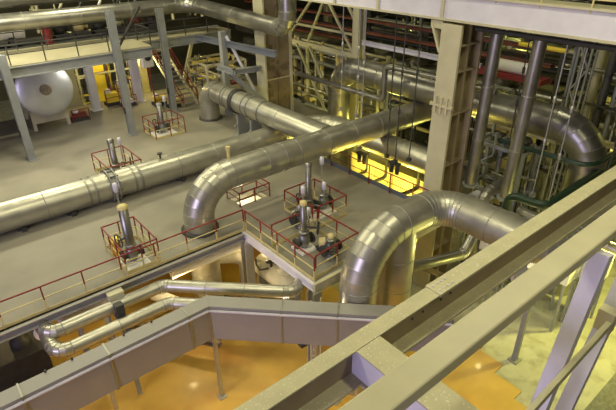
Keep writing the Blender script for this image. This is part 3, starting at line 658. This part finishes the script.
# ================================================================== TRUSS + FAR PLANT
tz = thing('roof_truss','cream lattice truss between the brown column and the slim cream column','truss',(25.3,30,4.2))
def bb(mb,a,b,w=.2): mb.bar(a,b,w,w); return mb
bb(MB(),(25.3,38,4.25),(25.3,25.62,4.25),.22).build('bottom_chord','cream',tz)
bb(MB(),(25.3,38,5.6),(25.3,25.62,5.6),.16).build('middle_chord','cream',tz)
bb(MB(),(25.3,38,8.6),(25.3,14,8.6),.3).build('top_chord','cream',tz)
for (a,b) in (((25.3,33.5,4.3),(25.3,29.3,8.5)),((25.3,25.7,4.3),(25.3,29.3,8.5)),((25.9,31.5,4.3),(25.9,29.0,8.5)),((25.9,25.6,5.6),(25.9,28.0,8.5)),((25.3,32.3,4.2),(25.3,28.4,-1)),((25.3,30.7,4.2),(25.3,27.0,-1)),((25.3,37,4.2),(25.3,33.5,8.5))):
    bb(MB(),a,b,.16).build('diagonal','cream',tz)
single('lattice_beam',MB().ibeam((25.35,24.95,5.2),(25.35,15.6,5.2),.26,.3,.05),'pale','pale lavender beam running right from the slim cream column above the arching pipe','beam')
# cable trays (red)
for k,(z,x,lab) in enumerate(((4.9,29.6,'lower of the long red cable trays behind the truss'),(5.75,29.8,'upper of the long red cable trays behind the truss'),(3.9,30.2,'lowest dull red cable tray behind the arching pipe'))):
    t = thing('cable_tray',lab,'tray',(x,25,z))
    for dx in (-.3,.3): MB().bar((x+dx,46,z),(x+dx,13.5,z),.06,.13).build('side_rail','redd',t)
    MB().box(x-.3,x+.3,13.5,46,z-.09,z-.06).build('tray_bottom','dark',t)
    for j in range(4): MB().tube([(x-.2+.12*j,45,z),(x-.2+.12*j,13.6,z+.02*j)],.06,8).build('cable','dark' if j%2 else 'redd',t)
far = [
 (31.5,6.9,.45,'alud','broad dull pipe above the red trays in the far background'),(33,4.0,.35,'alud','grey pipe deep behind the red trays'),(31,2.6,.4,'alud','dull pipe below the red trays, far back'),
 (33.5,8.6,.3,'dark','thin dark pipe high in the far background'),(32,1.0,.5,'alu','bright pipe low in the far background behind the truss'),(34,-.8,.45,'alud','lowest dull pipe in the far background'),(30.6,7.9,.22,'cream','slim cream pipe high behind the truss')]
for (x,z,r,m_,lab) in far: plain_pipe('background_pipe',[(x,50,z),(x,2,z)],r,m_,lab)
for k,y in enumerate((3.5,8,13,18.5,24,29.5,35,40.5)):
    t = thing('hall_column','far cream column','column',(36,y,LF))
    t['label'] = ['far hall column hidden deepest at the right edge','far cream hall column right of the big right elbow','far cream hall column between the upright grey pipes','far cream hall column left of the cream pillar','far cream hall column behind the arching pipe','far cream hall column behind the truss diagonals','far cream hall column just right of the brown column','far cream hall column just left of the brown column'][k]
    MB().ibeam((36,y,LF),(36,y,18),.6,.7,.06,(0,1,0)).build('shaft','cream',t)
    MB().box(35.4,36.6,y-.5,y+.5,LF,LF+.1).build('base_plate','cream',t)
for k,z in enumerate((-1.5,2.0,6.2,9.6)):
    single('hall_beam',MB().ibeam((35.6,60,z),(35.6,-4,z),.35,.5,.05),'cream',['lowest','second lowest','second highest','highest'][k]+' of four long cream beams on the far hall columns','beam')
for k,z in enumerate((-1.3,2.3)):
    single('far_platform',MB().box(36.5,44,-4,60,z,z+.12),'grey',['lower','upper'][k]+' of two grey platforms behind the far hall columns','platform')
    railing(['lower','upper'][k]+' far railing along the platform behind the hall columns',[(36.3,2,z+.12),(36.3,50,z+.12)],step=2.4,foot=False,top='yel',post='yel',toe=False,r=.04)
random.seed(5)
tl = ['yellow lit tank far right behind the big elbow','cream tank between the far columns, right of the upright pipes','far tank seen just left of the cream pillar','far tank behind the middle of the arching pipe','far tank below the truss diagonals','far tank seen between brown column and truss','far tank behind the grey cantilever bracket','far tank above the staircase landing']
for k,y in enumerate((5.5,10.5,16,21.5,26.5,32,38,46)):
    x = 31+1.6*(k%2); r = 1.1+.3*(k%3); h = 3.5+1.5*random.random()
    t = thing('far_tank',tl[k],'tank',(x,y,LF))
    MB().lathe((x,y,LF),(0,0,1),[(0,r),(h,r),(h+.3,r*.8),(h+.5,r*.3),(h+.55,.05)],28).build('shell',['yel','cream','yel','white','cream','yel','yel','cream'][k],t)
    MB().cyl((x,y,LF+h+.4),(x,y,LF+h+2.4),.14).build('vent_pipe','alud',t)
    MB().torus((x,y,LF+h*.5),(0,0,1),r+.02,.05,28).build('hoop','grey',t)
for k,(x,y,z) in enumerate(((29.2,20.5,.3),(29.0,16.6,.9),(29.3,27.5,.5),(28.8,31.0,.2),(29,8.5,1.2),(28.6,12.0,.4),(30,35,.5),(29,23.6,1.0))):
    lab = ['second far riser behind the thick pipe','far riser left of the cream pillar','far riser behind the truss foot','far riser right of the brown column base','far riser behind the big right elbow','far riser between the upright grey pipes','far riser left of the brown column','far riser behind the arching pipe middle'][k]
    pipe('background_riser','grey '+lab,'pipe',[(x,y,-4.9),(x,y,z+2.4),(x+4,y,z+2.4)],.3+.06*(k%3),.7,'alud' if k%2 else 'alu',2,seg=20,gores=4)
# right far details
for k,(x,y,z,l) in enumerate(((27,16,2.2,16),(27.2,17,1.55,17))):
    single('walkway_beam',MB().ibeam((x,y,z),(x,y-l,z),.25,.3,.04),'cream',['upper','lower'][k]+' of two parallel cream beams behind the big right elbow','beam')
yd = thing('air_duct','yellow lit boxy duct high at the right picture edge','duct',(30,7,4.4))
MB().box(29.3,30.7,2,9.5,3.7,4.5).build('casing','yel',yd,.03); 
for y in (3,5,7,9): MB().box(29.22,30.78,y-.05,y+.05,3.62,4.58).build('flange','yellow',yd)
cd = thing('condensate_drum','white drum lying on a red cradle behind the upright grey pipes','drum',(24.9,13.2,5.0))
MB().lathe((25,14.6,5.6),(0,-1,0),[(0,.05),(.04,.25),(.12,.32),(2.3,.32),(2.4,.25),(2.44,.05)],20).build('shell','white',cd)
MB().box(24.5,25.5,11.6,15.2,5.05,5.3).build('cradle','red',cd)
single('yellow_pipe',MB().tube([(26,13.9,6.6),(26,11.3,6.6)],.12,12),'yellow','bright yellow pipe high behind the upright grey pipes','pipe')
lt = thing('lattice_mast','slender lattice mast right of the right upright grey pipe','mast',(25.6,10.0,LF))
for dx,dy in ((0,0),(.6,0),(0,.6),(.6,.6)): MB().bar((25.6+dx,10+dy,LF),(25.6+dx,10+dy,8.4),.09,.09,(0,1,0)).build('chord','grey',lt)
for k in range(12):
    z = LF+k*1.1; s_ = k%2
    MB().bar((25.6,10+.6*s_,z),(25.6,10+.6*(1-s_),z+1.1),.07,.07).build('lacing','grey',lt)
random.seed(21)
def rack(label, x0, x1, y0, y1, z0, z1, n, cols, fm='cream', r=(.05,.14)):
    t = thing('pipe_rack', label, 'pipe rack', ((x0+x1)/2,(y0+y1)/2,z0))
    fr = MB()
    for x in (x0,x1):
        for y in (y0,y1): fr.bar((x,y,z0),(x,y,z1),.16,.16,(0,1,0))
    for z in (z0+(z1-z0)*.35, z0+(z1-z0)*.7, z1):
        for x in (x0,x1): fr.bar((x,y0,z),(x,y1,z),.12,.14)
        for y in (y0,y1): fr.bar((x0,y,z),(x1,y,z),.12,.14)
    fr.build('frame',fm,t)
    for k in range(n):
        rr = random.uniform(*r); m_ = cols[k % len(cols)]
        x = random.uniform(x0,x1); y = random.uniform(y0,y1); z = random.uniform(z0+.5,z1)
        kind = k % 3
        if kind == 0: pts = [(x,y0-.4,z),(x,y1+.4,z)]
        elif kind == 1: pts = [(x,y,z0+.05),(x,y,z),(x,y+.9,z)]
        else: pts = [(x0-.3,y,z),(x,y,z),(x,y,z1+.3)]
        p_ = MB().tube(pts,rr,10).build('pipe',m_,t)
        if k % 4 == 1: MB().lathe((x,y,z0+.8),(0,0,1),[(0,rr),(.02,rr*2.2),(.3,rr*2.4),(.32,rr)],12).build('valve_body','dark' if k%8==1 else 'red',p_)
    return t
rack('tangle of thin pipes in a cream frame behind the lavender columns',11.0,16.2,42.6,45.5,LF,4.8,34,['yel','alud','yellow','grey','dark','cream'])
rack('pipe tangle at the back of the mezzanine above the dark machines',9.0,22.0,41.3,42.5,5.5,8.6,26,['dark','alud','cream','redd','grey'])
rack('crowded pipe frame behind the truss and the brown column',26.8,28.4,24.5,36.5,LF,3.6,40,['alud','dark','yel','grey','alu','cream'],r=(.07,.2))
rack('crowded pipe frame behind the arching pipe, left of the cream pillar',26.9,28.4,15.0,23.6,LF,3.4,34,['dark','alud','yel','grey','dark'],'grey',r=(.06,.18))
rack('dark pipe tangle behind the two upright grey pipes',21.0,22.4,10.0,12.6,LF,2.8,26,['dark','dark','alud','grey'],'grey',r=(.04,.1))
rack('dark pipe tangle behind the big right elbow',27.6,30.4,3.5,12.2,LF,7.6,46,['dark','alud','dark','grey','cream'],'dark',r=(.08,.22))
rack('high dark pipe tangle beyond the red trays behind the pillar',31.5,34.5,13,32,3.2,9.2,46,['dark','alud','grey','dark','cream'],'dark',r=(.08,.25))
rack('small pipe tangle beside the staircase foot',18.3,21.8,34.5,37.5,0,3.0,26,['yel','alud','grey','yellow','cream'])


# ================================================================== LIGHT
def lamp(kind, name, loc, power, col, size=.5, target=None, spot=None, shape=None, sy=None):
    l = bpy.data.lights.new(name, kind); l.energy = power; l.color = col
    if kind == 'AREA':
        l.size = size
        if sy: l.shape = 'RECTANGLE'; l.size_y = sy
    else: l.shadow_soft_size = size
    if spot: l.spot_size = math.radians(spot); l.spot_blend = .6
    o = bpy.data.objects.new(name, l); C.objects.link(o); o.location = loc
    if target: o.rotation_euler = (V(target)-V(loc)).to_track_quat('-Z','Y').to_euler()
    return o
W = bpy.data.worlds.new('hall_air'); bpy.context.scene.world = W; W.use_nodes = True
W.node_tree.nodes['Background'].inputs['Color'].default_value = (.6,.62,.55,1); W.node_tree.nodes['Background'].inputs['Strength'].default_value = .03
OVER = (1,.94,.62)
for (x,y,p) in ((-6,10,1500),(4,12,1600),(13,6,1500),(-4,26,2100),(7,25,1500),(14,22,1500),(2,37,4200),(12,35,2000),(24,12,450),(25,28,420),(8,-2,1300)):
    lamp('AREA','high_bay_and_fill',(x,y,16.5),p*.66,OVER,.9,(x,y,0))
lamp('AREA','high_bay_and_fill',(5,31,10.5),900,(1,.94,.72),1.2,(4,32,0))  # fill light added out of view to brighten the far deck
lamp('POINT','work_and_fill_lamp',(9.7,35.2,4.4),240,(1,.96,.9),.2)  # unseen fill light added for the lavender columns and tank face
lamp('AREA','cool_side_light',(-27,3,9),8600,(.70,.62,1.0),12,(16,10,3),sy=9)  # broad cool light from the left, its source unseen
SOD = (1,.73,.17)
for (x,y,p) in ((-5,11.6,1500),(-.5,11.0,1500),(3.6,10.2,1500),(7.2,8.4,1400),(11.5,6.0,1100)):
    lamp('SPOT','sodium_floodlight',(x,y,-1.7),p*.42,SOD,.12,(x,y,-5),150)
for (x,y,p) in ((11.05,17.0,330),(6.6,17.4,330),(0,23.8,330),(2.6,19.3,200)):
    lamp('POINT','bulkhead_and_fill',(x,y,-1.75),p*.85,(1,.76,.36),.12)
lamp('POINT','bulkhead_and_fill',(8.9,12.5,-2.2),90,(1,.90,.70),.1)  # fill light added to whiten the vessel under the notch
lamp('POINT','bulkhead_and_fill',(11.9,19.3,-.55),45,(1,.9,.6),.08)
lamp('POINT','bulkhead_and_fill',(18.5,8.8,-1.9),200,(1,.9,.4),.12)
YG = (1,.95,.22)
for (x,y,z,p) in ((20.6,17.5,-2.2,700),(20.6,21,-2.2,520),(20.3,14.6,-2.6,300)): lamp('POINT','pit_lamp',(x,y,z),p,(1,.84,.16),.2)
lamp('SPOT','yard_floodlight',(23,4.5,1.2),3700,(1,.95,.20),.2,(22,4.5,-5),150)
for (x,y,z,p) in ((19,4.2,-1.5,250),(16.5,8.5,-1.0,70),(22,10.8,-2.6,130),(26.4,17.5,-1.5,220),(26.4,24,-1,260),(25.5,29.5,-1,260),(33.5,10,1,300),(33.5,18,6,110),(34,28,5,130),(28.4,6,5.4,90)): lamp('POINT','work_and_fill_lamp',(x,y,z),p,YG,.25)  # last one is a fill light added to brighten the air duct
for (x,y,z,p) in ((12.2,41.5,4.0,420),(15.6,39.5,2.5,300),(20.0,38.5,3,300),(24,36,3,260)): lamp('POINT','work_and_fill_lamp',(x,y,z),p,(1,.85,.35),.2)

# ================================================================== CAMERA
R = ((.77129167,-.31509309,.55301492),(-.63640684,-.36844606,.67766794),(-.00977231,-.87462211,-.48470678))
cam = bpy.data.cameras.new('camera'); cam.sensor_width = 36; cam.lens = 496/616*36; cam.clip_end = 300
co = bpy.data.objects.new('camera', cam); C.objects.link(co)
mw = Matrix.Identity(4)
for i in range(3):
    mw[i][0] = R[i][0]; mw[i][1] = -R[i][1]; mw[i][2] = -R[i][2]
mw.translation = V((0,0,12)); co.matrix_world = mw
S = bpy.context.scene; S.camera = co
S.view_settings.view_transform = 'Standard'; S.view_settings.look = 'None'; S.view_settings.gamma = 1; S.view_settings.exposure = -0.65
